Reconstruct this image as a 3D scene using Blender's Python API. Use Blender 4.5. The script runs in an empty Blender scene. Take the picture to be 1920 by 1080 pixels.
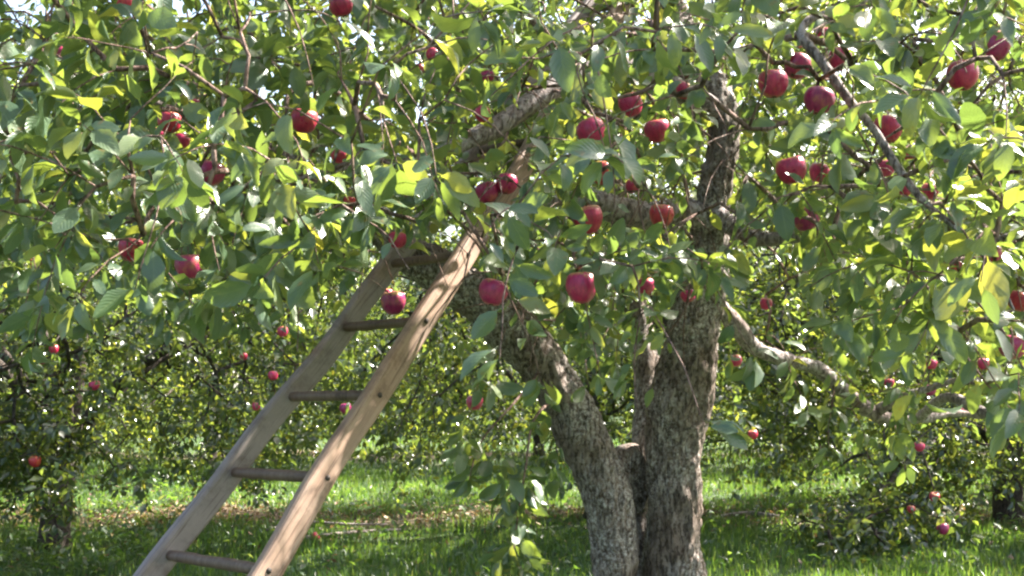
import bpy, math, random
import numpy as np
from mathutils import Vector, noise
from mathutils.bvhtree import BVHTree

sc = bpy.context.scene
col = sc.collection
rng = np.random.default_rng(11)
random.seed(5)

# ------------------------------------------------------------------ camera, sky, sun, exposure
F_PX, HORIZON, CAM_Z = 2059.0, 654.0, 1.6
PITCH = math.atan((HORIZON - 540) / F_PX)
CP, SP = math.cos(PITCH), math.sin(PITCH)
cam_d = bpy.data.cameras.new('camera')
cam_d.sensor_width = 36.0
cam_d.lens = 36.0 * F_PX / 1920.0
cam_d.clip_start = 0.05
cam_d.clip_end = 600.0
cam = bpy.data.objects.new('camera', cam_d)
col.objects.link(cam)
cam.location = (0, 0, CAM_Z)
cam.rotation_euler = (math.pi / 2 + PITCH, 0, 0)
sc.camera = cam

SUN_AZ, SUN_EL = math.radians(64), math.radians(46)      # azimuth measured from +Y towards +X
SUN = Vector((math.sin(SUN_AZ) * math.cos(SUN_EL), math.cos(SUN_AZ) * math.cos(SUN_EL), math.sin(SUN_EL)))
world = bpy.data.worlds.new('World')
sc.world = world
world.use_nodes = True
wn = world.node_tree
sky = wn.nodes.new('ShaderNodeTexSky')
sky.sky_type = 'NISHITA'
sky.sun_disc = False
sky.sun_elevation = SUN_EL
sky.sun_rotation = SUN_AZ
sky.air_density = 1.0
sky.dust_density = 5.0
bg = wn.nodes['Background']
bg.inputs['Strength'].default_value = 0.10
wn.links.new(sky.outputs[0], bg.inputs['Color'])
sun_d = bpy.data.lights.new('sun', 'SUN')
sun_d.energy = 5.0
sun_d.angle = math.radians(0.53)
sun_d.color = (1.0, 0.93, 0.82)
sun = bpy.data.objects.new('sun', sun_d)
col.objects.link(sun)
sun.rotation_euler = SUN.to_track_quat('Z', 'Y').to_euler()
sun.location = (6, 4, 12)
sc.view_settings.view_transform = 'Standard'
sc.view_settings.look = 'None'
sc.view_settings.gamma = 1.0
sc.view_settings.exposure = 2.7
sc.render.engine = 'CYCLES'
sc.cycles.max_bounces = 5
sc.cycles.diffuse_bounces = 2
sc.cycles.transmission_bounces = 4
sc.cycles.glossy_bounces = 2
sc.cycles.transparent_max_bounces = 4
sc.cycles.filter_width = 2.3

# ------------------------------------------------------------------ helpers
def at(px, py, Y):
    u, v = (px - 960.0) / F_PX, (540.0 - py) / F_PX
    d = np.array([u, CP - v * SP, SP + v * CP])
    return np.array([0, 0, CAM_Z]) + d * (Y / d[1])

def project(P):
    P = np.asarray(P, float)
    Z = P[..., 2] - CAM_Z
    d = P[..., 1] * CP + Z * SP
    u = -P[..., 1] * SP + Z * CP
    dd = np.where(np.abs(d) < 1e-6, 1e-6, d)
    return 960 + F_PX * P[..., 0] / dd, 540 - F_PX * u / dd, d

def unit(a):
    a = np.asarray(a, float)
    return a / np.maximum(np.linalg.norm(a, axis=-1, keepdims=True), 1e-9)

def tag(o, label=None, cat=None, group=None, kind=None):
    if label: o['label'] = label
    if cat: o['category'] = cat
    if group: o['group'] = group
    if kind: o['kind'] = kind
    return o

def empty(name, loc):
    o = bpy.data.objects.new(name, None)
    o.location = loc
    o.empty_display_size = 0.2
    col.objects.link(o)
    return o

def mesh_from(name, V, faces_by_size, smooth=True, attrs=None):
    """V (n,3); faces_by_size: list of (m,k) int arrays"""
    me = bpy.data.meshes.new(name)
    V = np.asarray(V, np.float32)
    me.vertices.add(len(V))
    me.vertices.foreach_set('co', V.ravel())
    loops = np.concatenate([f.ravel() for f in faces_by_size]).astype(np.int32)
    tot = np.concatenate([np.full(len(f), f.shape[1]) for f in faces_by_size]).astype(np.int32)
    start = np.concatenate([[0], np.cumsum(tot)[:-1]]).astype(np.int32)
    me.loops.add(len(loops))
    me.loops.foreach_set('vertex_index', loops)
    me.polygons.add(len(tot))
    me.polygons.foreach_set('loop_start', start)
    me.polygons.foreach_set('use_smooth', np.full(len(tot), smooth))
    for nm, dat in (attrs or {}).items():
        a = me.attributes.new(nm, 'FLOAT', 'POINT')
        a.data.foreach_set('value', np.asarray(dat, np.float32))
    me.update(calc_edges=True)
    me.validate()
    return me

def link(name, me, mat, parent=None, loc=None):
    o = bpy.data.objects.new(name, me)
    if mat is not None and not me.materials:
        me.materials.append(mat)
    col.objects.link(o)
    if parent is not None:
        o.parent = parent
    if loc is not None:
        o.location = loc
    return o

def catmull(P, n):
    """P (k,d) control points -> (m,d) smooth samples, n per span"""
    P = np.asarray(P, float)
    Q = np.vstack([2 * P[0] - P[1], P, 2 * P[-1] - P[-2]])
    out = []
    for i in range(1, len(Q) - 2):
        t = np.linspace(0, 1, n, endpoint=False)[:, None]
        a, b, c, d = Q[i - 1], Q[i], Q[i + 1], Q[i + 2]
        out.append(0.5 * ((2 * b) + (-a + c) * t + (2 * a - 5 * b + 4 * c - d) * t ** 2 + (-a + 3 * b - 3 * c + d) * t ** 3))
    out.append(P[-1:])
    return np.vstack(out)

class Tubes:
    """collects tapered tubes; build() makes one mesh"""
    def __init__(self):
        self.V, self.F, self.n = [], [], 0
    def add(self, pts, rad, sides=6, disp=None, cap=True, dome=0.5):
        pts = np.asarray(pts, float); rad = np.asarray(rad, float)
        k = len(pts)
        tan = unit(np.gradient(pts, axis=0))
        ref = np.array([0.13, 0.97, 0.2]) if abs(tan[0][1]) < 0.9 else np.array([1.0, 0, 0.1])
        a = np.zeros_like(pts); 
        a0 = unit(ref - tan[0] * np.dot(ref, tan[0]))
        for i in range(k):
            a0 = unit(a0 - tan[i] * np.dot(a0, tan[i])); a[i] = a0
        b = np.cross(tan, a)
        ang = np.linspace(0, 2 * math.pi, sides, endpoint=False)
        ring = a[:, None, :] * np.cos(ang)[None, :, None] + b[:, None, :] * np.sin(ang)[None, :, None]
        r = rad[:, None] * np.ones((1, sides))
        if disp is not None:
            base = pts[:, None, :] + ring * r[..., None]
            r = r + disp(base, ring, r)
        V = pts[:, None, :] + ring * r[..., None]
        idx = self.n + np.arange(k * sides).reshape(k, sides)
        nx = np.roll(idx, -1, axis=1)
        f = np.stack([idx[:-1], nx[:-1], nx[1:], idx[1:]], -1).reshape(-1, 4)
        self.V.append(V.reshape(-1, 3)); self.F.append(f); self.n += k * sides
        if cap:
            self.V.append((pts[-1] + tan[-1] * rad[-1] * dome)[None]); c = self.n; self.n += 1
            tri = np.stack([idx[-1], nx[-1], np.full(sides, c), np.full(sides, c)], -1)
            self.F.append(tri[:, [0, 1, 2]])
            self.V.append(pts[:1]); c = self.n; self.n += 1
            self.F.append(np.stack([nx[0], idx[0], np.full(sides, c)], -1))
    def build(self, name, mat, parent=None, attrs=None):
        q = [f for f in self.F if f.shape[1] == 4]; t = [f for f in self.F if f.shape[1] == 3]
        fs = [np.vstack(q)] + ([np.vstack(t)] if t else [])
        me = mesh_from(name, np.vstack(self.V), fs)
        return link(name, me, mat, parent)

def bark_disp(amp, freq=9.0, ridge=0.5, seed=0.0):
    def fn(base, ring, r):
        k, s, _ = base.shape
        out = np.zeros((k, s))
        for i in range(k):
            for j in range(s):
                p = base[i, j]
                big = noise.noise(Vector((p[0] * 5 + seed, p[1] * 5, p[2] * 4)))
                v = Vector((p[0] * freq * 2.4 + seed, p[1] * freq * 2.4, p[2] * freq * 0.7))
                rd = 0.45 - 2.2 * abs(noise.noise(v))
                fine = noise.noise(Vector((p[0] * 70, p[1] * 70, p[2] * 40 + seed)))
                out[i, j] = amp * (1.1 * big + 1.5 * ridge * rd + 0.5 * fine)
        return out
    return fn

# ------------------------------------------------------------------ materials
def new_mat(name):
    m = bpy.data.materials.new(name)
    m.use_nodes = True
    nt = m.node_tree
    return m, nt, nt.nodes['Principled BSDF'], nt.nodes['Material Output']

def ramp(nt, stops, fac):
    r = nt.nodes.new('ShaderNodeValToRGB')
    el = r.color_ramp.elements
    while len(el) < len(stops): el.new(0.5)
    for e, (p, c) in zip(el, stops):
        e.position = p; e.color = (*c, 1)
    nt.links.new(fac, r.inputs[0])
    return r.outputs[0]

def mixc(nt, fac, a, b, mode='MIX'):
    m = nt.nodes.new('ShaderNodeMix'); m.data_type = 'RGBA'; m.blend_type = mode
    for sock, v in ((0, fac), (6, a), (7, b)):
        if isinstance(v, (int, float)): m.inputs[sock].default_value = v
        elif isinstance(v, tuple): m.inputs[sock].default_value = (*v, 1)
        else: nt.links.new(v, m.inputs[sock])
    return m.outputs[2]

def noise_tex(nt, scale, detail=4, rough=0.55, vec=None, coord='Object'):
    n = nt.nodes.new('ShaderNodeTexNoise')
    n.inputs['Scale'].default_value = scale
    n.inputs['Detail'].default_value = detail
    n.inputs['Roughness'].default_value = rough
    if vec is None:
        tc = nt.nodes.new('ShaderNodeTexCoord'); vec = tc.outputs[coord]
    nt.links.new(vec, n.inputs['Vector'])
    return n.outputs['Fac']

def mapped(nt, scale, coord='Object'):
    tc = nt.nodes.new('ShaderNodeTexCoord'); mp = nt.nodes.new('ShaderNodeMapping')
    mp.inputs['Scale'].default_value = scale
    nt.links.new(tc.outputs[coord], mp.inputs[0])
    return mp.outputs[0]

def bump(nt, h, strength, dist, bsdf):
    b = nt.nodes.new('ShaderNodeBump')
    b.inputs['Strength'].default_value = strength; b.inputs['Distance'].default_value = dist
    nt.links.new(h, b.inputs['Height']); nt.links.new(b.outputs[0], bsdf.inputs['Normal'])
    return b

def leaf_material(name, stops, trans_stops, trans=0.42, rough=0.42, ribs=False):
    m, nt, p, out = new_mat(name)
    at_ = nt.nodes.new('ShaderNodeAttribute'); at_.attribute_name = 'tone'
    t = at_.outputs['Fac']
    c = ramp(nt, stops, t)
    tc = ramp(nt, trans_stops, t)
    vein = noise_tex(nt, 60, 3)
    c2 = mixc(nt, 0.35, c, mixc(nt, vein, (0.25, 0.3, 0.2), (1.2, 1.2, 1.0)), 'MULTIPLY')
    if ribs:
        sp = ramp(nt, [(0.66, (0, 0, 0)), (0.72, (0.8, 0.8, 0.8))], noise_tex(nt, 55, 2, 0.4))
        c2 = mixc(nt, sp, c2, (0.15, 0.095, 0.04))
    rb = nt.nodes.new('ShaderNodeAttribute'); rb.attribute_name = 'rib'
    al = nt.nodes.new('ShaderNodeAttribute'); al.attribute_name = 'along'
    if ribs:
        line = ramp(nt, [(0.0, (1, 1, 1)), (0.10, (0, 0, 0))], rb.outputs['Fac'])
        c2 = mixc(nt, mixc(nt, 0.55, (0, 0, 0), line), c2, (0.16, 0.20, 0.09))
        mm = nt.nodes.new('ShaderNodeMath'); mm.operation = 'MULTIPLY_ADD'; mm.inputs[1].default_value = -0.28
        nt.links.new(rb.outputs['Fac'], mm.inputs[0]); nt.links.new(al.outputs['Fac'], mm.inputs[2])
        m2 = nt.nodes.new('ShaderNodeMath'); m2.operation = 'MULTIPLY'; m2.inputs[1].default_value = 62.0
        nt.links.new(mm.outputs[0], m2.inputs[0])
        m3 = nt.nodes.new('ShaderNodeMath'); m3.operation = 'SINE'; nt.links.new(m2.outputs[0], m3.inputs[0])
        bump(nt, m3.outputs[0], 0.22, 0.001, p)
    nt.links.new(c2, p.inputs['Base Color'])
    p.inputs['Roughness'].default_value = rough
    p.inputs['Specular IOR Level'].default_value = 0.75
    tr = nt.nodes.new('ShaderNodeBsdfTranslucent')
    nt.links.new(tc, tr.inputs['Color'])
    mx = nt.nodes.new('ShaderNodeMixShader'); mx.inputs[0].default_value = trans
    nt.links.new(p.outputs[0], mx.inputs[1]); nt.links.new(tr.outputs[0], mx.inputs[2])
    nt.links.new(mx.outputs[0], out.inputs['Surface'])
    return m

GREENS = [(0.0, (0.048, 0.088, 0.058)), (0.45, (0.086, 0.136, 0.085)), (0.8, (0.150, 0.188, 0.098)), (0.95, (0.16, 0.16, 0.05)), (1.0, (0.24, 0.17, 0.06))]
TRANS = [(0.0, (0.16, 0.26, 0.05)), (0.5, (0.30, 0.39, 0.05)), (0.85, (0.54, 0.54, 0.06)), (1.0, (0.60, 0.42, 0.06))]
M_LEAF = leaf_material('apple_leaf', GREENS, TRANS, 0.34, 0.32, True)
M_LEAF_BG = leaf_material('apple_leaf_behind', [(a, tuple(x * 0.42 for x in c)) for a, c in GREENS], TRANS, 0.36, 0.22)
M_GRASS = leaf_material('grass_blade', [(0.0, (0.012, 0.042, 0.015)), (0.6, (0.024, 0.066, 0.020)), (0.92, (0.08, 0.12, 0.045)), (1.0, (0.25, 0.22, 0.09))],
                        [(0.0, (0.13, 0.30, 0.03)), (0.7, (0.30, 0.44, 0.05)), (1.0, (0.5, 0.48, 0.14))], 0.34, 0.42)
M_LITTER = leaf_material('dry_leaf', [(0.0, (0.09, 0.05, 0.03)), (0.6, (0.20, 0.12, 0.06)), (1.0, (0.32, 0.24, 0.10))],
                         [(0.0, (0.12, 0.06, 0.03)), (1.0, (0.35, 0.22, 0.08))], 0.25, 0.6)

def bark_material(name, dark, mid, lichen, amount=0.5):
    m, nt, p, out = new_mat(name)
    v1 = mapped(nt, (1, 1, 0.45))
    n1 = noise_tex(nt, 40, 6, 0.7, v1)
    n2 = noise_tex(nt, 5, 4)
    n3 = noise_tex(nt, 85, 4, 0.75)
    v2 = mapped(nt, (1, 1, 0.3))
    crack = ramp(nt, [(0.36, (0, 0, 0)), (0.50, (1, 1, 1))], noise_tex(nt, 85, 4, 0.7, v2))
    c = ramp(nt, [(0.32, dark), (0.56, mid), (0.8, tuple(x * 1.4 for x in mid))], n1)
    lf = ramp(nt, [(0.5 - 0.12 * amount, (0, 0, 0)), (0.72 - 0.12 * amount, (1, 1, 1))], n3)
    lf2 = mixc(nt, 1.0, lf, ramp(nt, [(0.38, (0.08, 0.08, 0.08)), (0.62, (1, 1, 1))], n2), 'MULTIPLY')
    c = mixc(nt, ramp(nt, [(0.45, (0, 0, 0)), (0.62, (0.6, 0.6, 0.6))], noise_tex(nt, 9, 4, 0.6)), c, tuple(x * y for x, y in zip(mid, (0.62, 0.52, 0.44))))
    c = mixc(nt, lf2, c, lichen)
    c = mixc(nt, 0.75, c, mixc(nt, crack, (0.22, 0.19, 0.17), (1, 1, 1)), 'MULTIPLY')
    nt.links.new(c, p.inputs['Base Color'])
    p.inputs['Roughness'].default_value = 0.85
    p.inputs['Specular IOR Level'].default_value = 0.25
    h = mixc(nt, 0.5, n1, crack)
    bump(nt, h, 0.9, 0.02, p)
    return m

M_BARK = bark_material('lichened_bark', (0.058, 0.041, 0.032), (0.205, 0.160, 0.136), (0.52, 0.485, 0.47), 0.7)
M_LIMB = bark_material('smooth_bark', (0.15, 0.118, 0.115), (0.32, 0.265, 0.262), (0.50, 0.47, 0.48), 0.65)
M_TWIG = bark_material('twig_bark', (0.12, 0.072, 0.058), (0.25, 0.165, 0.14), (0.34, 0.28, 0.25), 0.3)
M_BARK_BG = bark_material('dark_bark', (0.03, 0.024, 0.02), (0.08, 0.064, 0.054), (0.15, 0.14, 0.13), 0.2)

def wood_material(name='weathered_wood', k=1.0, grey=0.7):
    m, nt, p, out = new_mat(name)
    v = mapped(nt, (22, 22, 0.9))
    g = noise_tex(nt, 3.5, 6, 0.65, v)
    b = noise_tex(nt, 3.0, 4)
    f = noise_tex(nt, 130, 3)
    c = ramp(nt, [(0.25, (0.15 * k, 0.090 * k, 0.066 * k)), (0.5, (0.28 * k, 0.180 * k, 0.128 * k)), (0.75, (0.37 * k, 0.27 * k, 0.215 * k))], g)
    c = mixc(nt, ramp(nt, [(0.4 - 0.35 * (0.7 - grey if grey < 0.7 else 0), (0, 0, 0)), (grey, (1, 1, 1))], b), c, (0.235 * k, (0.198 if k == 1 else 0.178 if k > 1 else 0.14) * k, (0.200 if k == 1 else 0.148 if k > 1 else 0.10) * k))
    st = noise_tex(nt, 7.0, 5, 0.7)
    c = mixc(nt, 0.8, c, ramp(nt, [(0.34, (0.38, 0.30, 0.27)), (0.47, (0.9, 0.88, 0.86)), (0.7, (1.15, 1.12, 1.08))], st), 'MULTIPLY')
    c = mixc(nt, 0.25, c, mixc(nt, f, (0.55, 0.5, 0.45), (1.15, 1.15, 1.15)), 'MULTIPLY')
    sk_ = noise_tex(nt, 9.0, 4, 0.7, mapped(nt, (14, 14, 0.35)))
    c = mixc(nt, 0.85, c, ramp(nt, [(0.36, (0.42, 0.36, 0.33)), (0.45, (1, 1, 1))], sk_), 'MULTIPLY')
    nt.links.new(c, p.inputs['Base Color'])
    p.inputs['Roughness'].default_value = 0.62
    bump(nt, g, 0.35, 0.006, p)
    return m
M_WOOD = wood_material('weathered_wood', 1.18)
M_WOOD_SHADE = wood_material('shade_toned_wood', 1.0, 0.45)  # same weathered wood, with the bluish grey of shade put into its colour
M_RUNG = wood_material('worn_rung_wood', 0.52)
m, nt, p, out = new_mat('rusty_iron')
nt.links.new(ramp(nt, [(0.3, (0.02, 0.016, 0.015)), (0.7, (0.06, 0.04, 0.03))], noise_tex(nt, 120)), p.inputs['Base Color'])
p.inputs['Roughness'].default_value = 0.7
M_IRON = m

def apple_material():
    m, nt, p, out = new_mat('red_apple_skin')
    oi = nt.nodes.new('ShaderNodeObjectInfo')
    tc = nt.nodes.new('ShaderNodeTexCoord')
    ad = nt.nodes.new('ShaderNodeVectorMath'); ad.operation = 'ADD'
    mu = nt.nodes.new('ShaderNodeVectorMath'); mu.operation = 'SCALE'
    nt.links.new(oi.outputs['Random'], mu.inputs['Scale']); mu.inputs[0].default_value = (9, 5, 7)
    nt.links.new(tc.outputs['Object'], ad.inputs[0]); nt.links.new(mu.outputs[0], ad.inputs[1])
    mp = nt.nodes.new('ShaderNodeMapping'); mp.inputs['Scale'].default_value = (1, 1, 0.22)
    nt.links.new(ad.outputs[0], mp.inputs[0])
    streak = noise_tex(nt, 11, 4, 0.6, mp.outputs[0])
    patch = noise_tex(nt, 2.2, 3, 0.5, ad.outputs[0])
    c = ramp(nt, [(0.3, (0.25, 0.008, 0.055)), (0.55, (0.42, 0.014, 0.080)), (0.8, (0.56, 0.045, 0.095))], streak)
    hue = ramp(nt, [(0.0, (0.62, 0.9, 1.35)), (0.4, (1.0, 1.0, 1.25)), (0.85, (1, 1, 0.9)), (1.0, (1.1, 1.9, 0.6))], oi.outputs['Random'])
    c = mixc(nt, 1.0, c, hue, 'MULTIPLY')
    c = mixc(nt, ramp(nt, [(0.58, (0, 0, 0)), (0.80, (0.65, 0.65, 0.65))], patch), c, (0.50, 0.20, 0.06))
    sz = nt.nodes.new('ShaderNodeSeparateXYZ'); nt.links.new(tc.outputs['Object'], sz.inputs[0])
    ma = nt.nodes.new('ShaderNodeMath'); ma.operation = 'MULTIPLY_ADD'; ma.inputs[1].default_value = 0.9
    nt.links.new(noise_tex(nt, 5, 3, 0.6, ad.outputs[0]), ma.inputs[0]); nt.links.new(sz.outputs['Z'], ma.inputs[2])
    c = mixc(nt, ramp(nt, [(0.80, (0, 0, 0)), (1.0, (0.75, 0.75, 0.75))], ma.outputs[0]), c, (0.42, 0.30, 0.07))
    vo = nt.nodes.new('ShaderNodeTexVoronoi'); vo.inputs['Scale'].default_value = 13
    nt.links.new(ad.outputs[0], vo.inputs['Vector'])
    dots = ramp(nt, [(0.0, (1, 1, 1)), (0.12, (0, 0, 0))], vo.outputs['Distance'])
    c = mixc(nt, mixc(nt, 0.5, dots, (0, 0, 0), 'MIX'), c, (0.55, 0.38, 0.25))
    nt.links.new(c, p.inputs['Base Color'])
    bloom = noise_tex(nt, 4, 3, 0.5, ad.outputs[0])
    nt.links.new(ramp(nt, [(0.3, (0.26, 0.26, 0.26)), (0.7, (0.44, 0.44, 0.44))], bloom), p.inputs['Roughness'])
    p.inputs['Specular IOR Level'].default_value = 0.55
    p.inputs['Coat Weight'].default_value = 0.15
    p.inputs['Coat Roughness'].default_value = 0.25
    return m
M_APPLE = apple_material()
m, nt, p, out = new_mat('apple_stem')
nt.links.new(ramp(nt, [(0.3, (0.06, 0.04, 0.02)), (0.7, (0.14, 0.10, 0.05))], noise_tex(nt, 200)), p.inputs['Base Color'])
p.inputs['Roughness'].default_value = 0.7
M_STEM = m

def ground_material():
    m, nt, p, out = new_mat('orchard_soil')
    tc = nt.nodes.new('ShaderNodeTexCoord')
    at_ = nt.nodes.new('ShaderNodeAttribute'); at_.attribute_name = 'bare'
    n1 = noise_tex(nt, 1.3, 6, 0.6); n2 = noise_tex(nt, 30, 5, 0.65)
    turf = ramp(nt, [(0.3, (0.022, 0.050, 0.014)), (0.6, (0.042, 0.085, 0.022)), (0.8, (0.085, 0.095, 0.035))], n2)
    turf = mixc(nt, ramp(nt, [(0.45, (0, 0, 0)), (0.75, (0.5, 0.5, 0.5))], n1), turf, (0.09, 0.075, 0.04))
    soil = ramp(nt, [(0.3, (0.055, 0.034, 0.022)), (0.6, (0.13, 0.085, 0.055)), (0.8, (0.22, 0.15, 0.09))], n2)
    c = mixc(nt, at_.outputs['Fac'], turf, soil)
    nt.links.new(c, p.inputs['Base Color'])
    p.inputs['Roughness'].default_value = 0.95
    bump(nt, n2, 0.8, 0.05, p)
    return m
M_GROUND = ground_material()

# ------------------------------------------------------------------ ground
ROW1, ROW2 = 9.6, 16.2
def ground_z(x, y):
    return 0.05 * np.sin(x * 0.7 + 0.4 * y) * np.sin(y * 0.5 + 1.0) + 0.025 * np.sin(x * 2.1 + y * 1.3)
def bareness(x, y):
    w = 0.35 * np.sin(x * 1.7 + 0.6) + 0.22 * np.sin(x * 4.1 + 1.9)
    b1 = np.exp(-((y - (10.55 + 0.45 * w)) / 0.42) ** 2)
    b2 = np.exp(-((y - (16.6 + 0.5 * w)) / 0.5) ** 2)
    patch = 0.5 + 0.5 * np.sin(x * 1.1 + 2.0) * np.sin(x * 0.63 + 0.5)
    return np.clip((b1 + b2) * (0.35 + 0.9 * patch), 0, 1)
xs = np.unique(np.concatenate([np.linspace(-400, -16, 14), np.linspace(-16, 16, 161), np.linspace(16, 400, 14)]))
ys = np.unique(np.concatenate([np.linspace(-60, -2, 10), np.linspace(-2, 28, 181), np.linspace(28, 550, 20)]))
GX, GY = np.meshgrid(xs, ys)
GZ = np.where((np.abs(GX) < 40) & (GY < 60), ground_z(GX, GY), 0)
V = np.stack([GX, GY, GZ], -1).reshape(-1, 3)
nx_, ny_ = len(xs), len(ys)
idx = np.arange(nx_ * ny_).reshape(ny_, nx_)
Fq = np.stack([idx[:-1, :-1], idx[:-1, 1:], idx[1:, 1:], idx[1:, :-1]], -1).reshape(-1, 4)
ground = link('ground', mesh_from('ground', V, [Fq], attrs={'bare': bareness(V[:, 0], V[:, 1])}), M_GROUND)
tag(ground, 'grassy orchard ground with bare brown strips along the tree rows', 'ground', kind='structure')

# ------------------------------------------------------------------ leaves
T_HI = (np.array([0, .20, .31, .50, .71, .89, 1.0]), np.array([.0, .05, .60, 1.0, .88, .46, 0]))      # the first fifth is the leaf stalk
T_LO = (np.array([0, .45, 1.0]), np.array([0, 1.0, 0]))

class Leaves:
    KEYS = ('P', 'D', 'N', 'L', 'W', 'curl', 'fold', 'tone')
    def __init__(self):
        self.b = {k: [] for k in self.KEYS}
    def add(self, **kw):
        for k in self.KEYS: self.b[k].append(np.asarray(kw[k], float))
    def arrays(self):
        return {k: np.concatenate(v) for k, v in self.b.items()}

def leaf_verts(A, tmpl):
    t, w = tmpl
    D = unit(A['D']); S = unit(np.cross(D, A['N'])); N = np.cross(S, D)
    n = len(D); k = len(t)
    L, W, cu, fo = (A[q][:, None] for q in ('L', 'W', 'curl', 'fold'))
    cu = np.where(np.abs(cu) < 1e-3, 1e-3, cu)
    a = cu * t[None]
    along = L * np.sin(a) / cu; down = L * (1 - np.cos(a)) / cu
    mid = A['P'][:, None] + D[:, None] * along[..., None] - N[:, None] * down[..., None]
    nl = N[:, None] * np.cos(a)[..., None] + D[:, None] * np.sin(a)[..., None]
    hw = 0.5 * W * w[None]
    ph = (np.abs(A['P'][:, :1]) * 977.0 + np.abs(A['P'][:, 2:3]) * 613.0 + A['tone'][:, None] * 50) % 6.283
    wl = 0.10 * W * np.sin(9.0 * t[None] + ph) * np.sign(w)[None]
    wr = 0.10 * W * np.sin(9.0 * t[None] + ph * 1.7 + 1.0) * np.sign(w)[None]
    side = S[:, None] * (hw * np.cos(fo))[..., None]
    lift = nl * (hw * np.sin(fo))[..., None]
    Lf, Rt = mid - side + lift + nl * (wl * w)[..., None], mid + side + lift + nl * (wr * w)[..., None]
    inner = slice(1, k - 1)
    V = np.concatenate([mid[:, :1], np.stack([Lf[:, inner], mid[:, inner], Rt[:, inner]], 2).reshape(n, -1, 3), mid[:, -1:]], 1)
    m = k - 2
    q, tr = [], []
    tr += [(0, 2, 1), (0, 3, 2)]
    for i in range(m - 1):
        b = 1 + 3 * i
        q += [(b, b + 1, b + 4, b + 3), (b + 1, b + 2, b + 5, b + 4)]
    b = 1 + 3 * (m - 1); e = 1 + 3 * m
    tr += [(b, b + 1, e), (b + 1, b + 2, e)]
    return V, (np.array(q) if q else None), np.array(tr)

def leaf_mesh(name, A, tmpl):
    V, q, tr = leaf_verts(A, tmpl)
    n, pv, _ = V.shape
    off = (np.arange(n) * pv)[:, None, None]
    fs = []
    if q is not None: fs.append((q[None] + off).reshape(-1, 4))
    fs.append((tr[None] + off).reshape(-1, 3))
    tone = np.repeat(A['tone'], pv)
    at_d = {'tone': tone}
    if len(tmpl[0]) > 3:
        k = len(tmpl[0]); rib = np.concatenate([[0], np.tile([1.0, 0, 1.0], k - 2), [0]]); al = np.concatenate([[0], np.repeat(tmpl[0][1:-1], 3), [1]])
        at_d['rib'] = np.tile(rib, n); at_d['along'] = np.tile(al, n)
    return mesh_from(name, V.reshape(-1, 3), fs, attrs=at_d)

def sub(A, mask):
    return {k: v[mask] for k, v in A.items()}

def twig_leaves(leaves, pts, n, size, r, rosette=True, tone_shift=0.0, stalk=True):
    """leaves set alternately along a twig polyline, with a tuft at the tip"""
    pts = np.asarray(pts)
    seg = np.concatenate([[0], np.cumsum(np.linalg.norm(np.diff(pts, axis=0), axis=1))])
    tot = seg[-1]
    u = np.sort(r.uniform(0.12, 1.0, n)) ** 0.85
    if rosette: u[-max(3, n // 3):] = r.uniform(0.93, 1.0, max(3, n // 3))
    s = u * tot
    P = np.stack([np.interp(s, seg, pts[:, k]) for k in range(3)], -1)
    P2 = np.stack([np.interp(np.minimum(s + 0.02, tot), seg, pts[:, k]) for k in range(3)], -1)
    P1 = np.stack([np.interp(np.maximum(s - 0.02, 0), seg, pts[:, k]) for k in range(3)], -1)
    T = unit(P2 - P1 + 1e-6)
    ref = np.where(np.abs(T[:, 2:3]) > 0.9, np.array([[1.0, 0, 0]]), np.array([[0, 0, 1.0]]))
    a = unit(np.cross(T, ref)); b = np.cross(a, T)
    ph = np.arange(n) * 2.4 + r.uniform(0, 6.28) + r.normal(0, 0.3, n)
    out = a * np.cos(ph)[:, None] + b * np.sin(ph)[:, None]
    lean = r.uniform(0.25, 0.95, n)[:, None]
    D = unit(out + T * lean + np.array([0, 0, -0.25]) + r.normal(0, 0.22, (n, 3)))
    N = unit(np.array([0, 0, 1.0]) + 0.5 * T - 0.25 * out + r.normal(0, 0.38, (n, 3)))
    pet = size * r.uniform(0.2, 0.42, n)[:, None]
    L = size * np.clip(r.normal(1, 0.27, n), 0.4, 1.28)
    W = L * r.uniform(0.40, 0.62, n)
    leaves.add(P=P + (0 if stalk else D * pet), D=D, N=N, L=L * (1.25 if stalk else 1.0), W=W, curl=r.normal(0.75, 0.5, n), fold=np.clip(r.normal(0.35, 0.22, n), -0.1, 1.0),
               tone=np.clip(r.beta(2.0, 2.8, n) * 0.93 + tone_shift * 0.5, 0, np.where(r.uniform(0, 1, n) < 0.03, 1.0, 0.88)))
    return np.stack([P, P + D * pet], 1)

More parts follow.
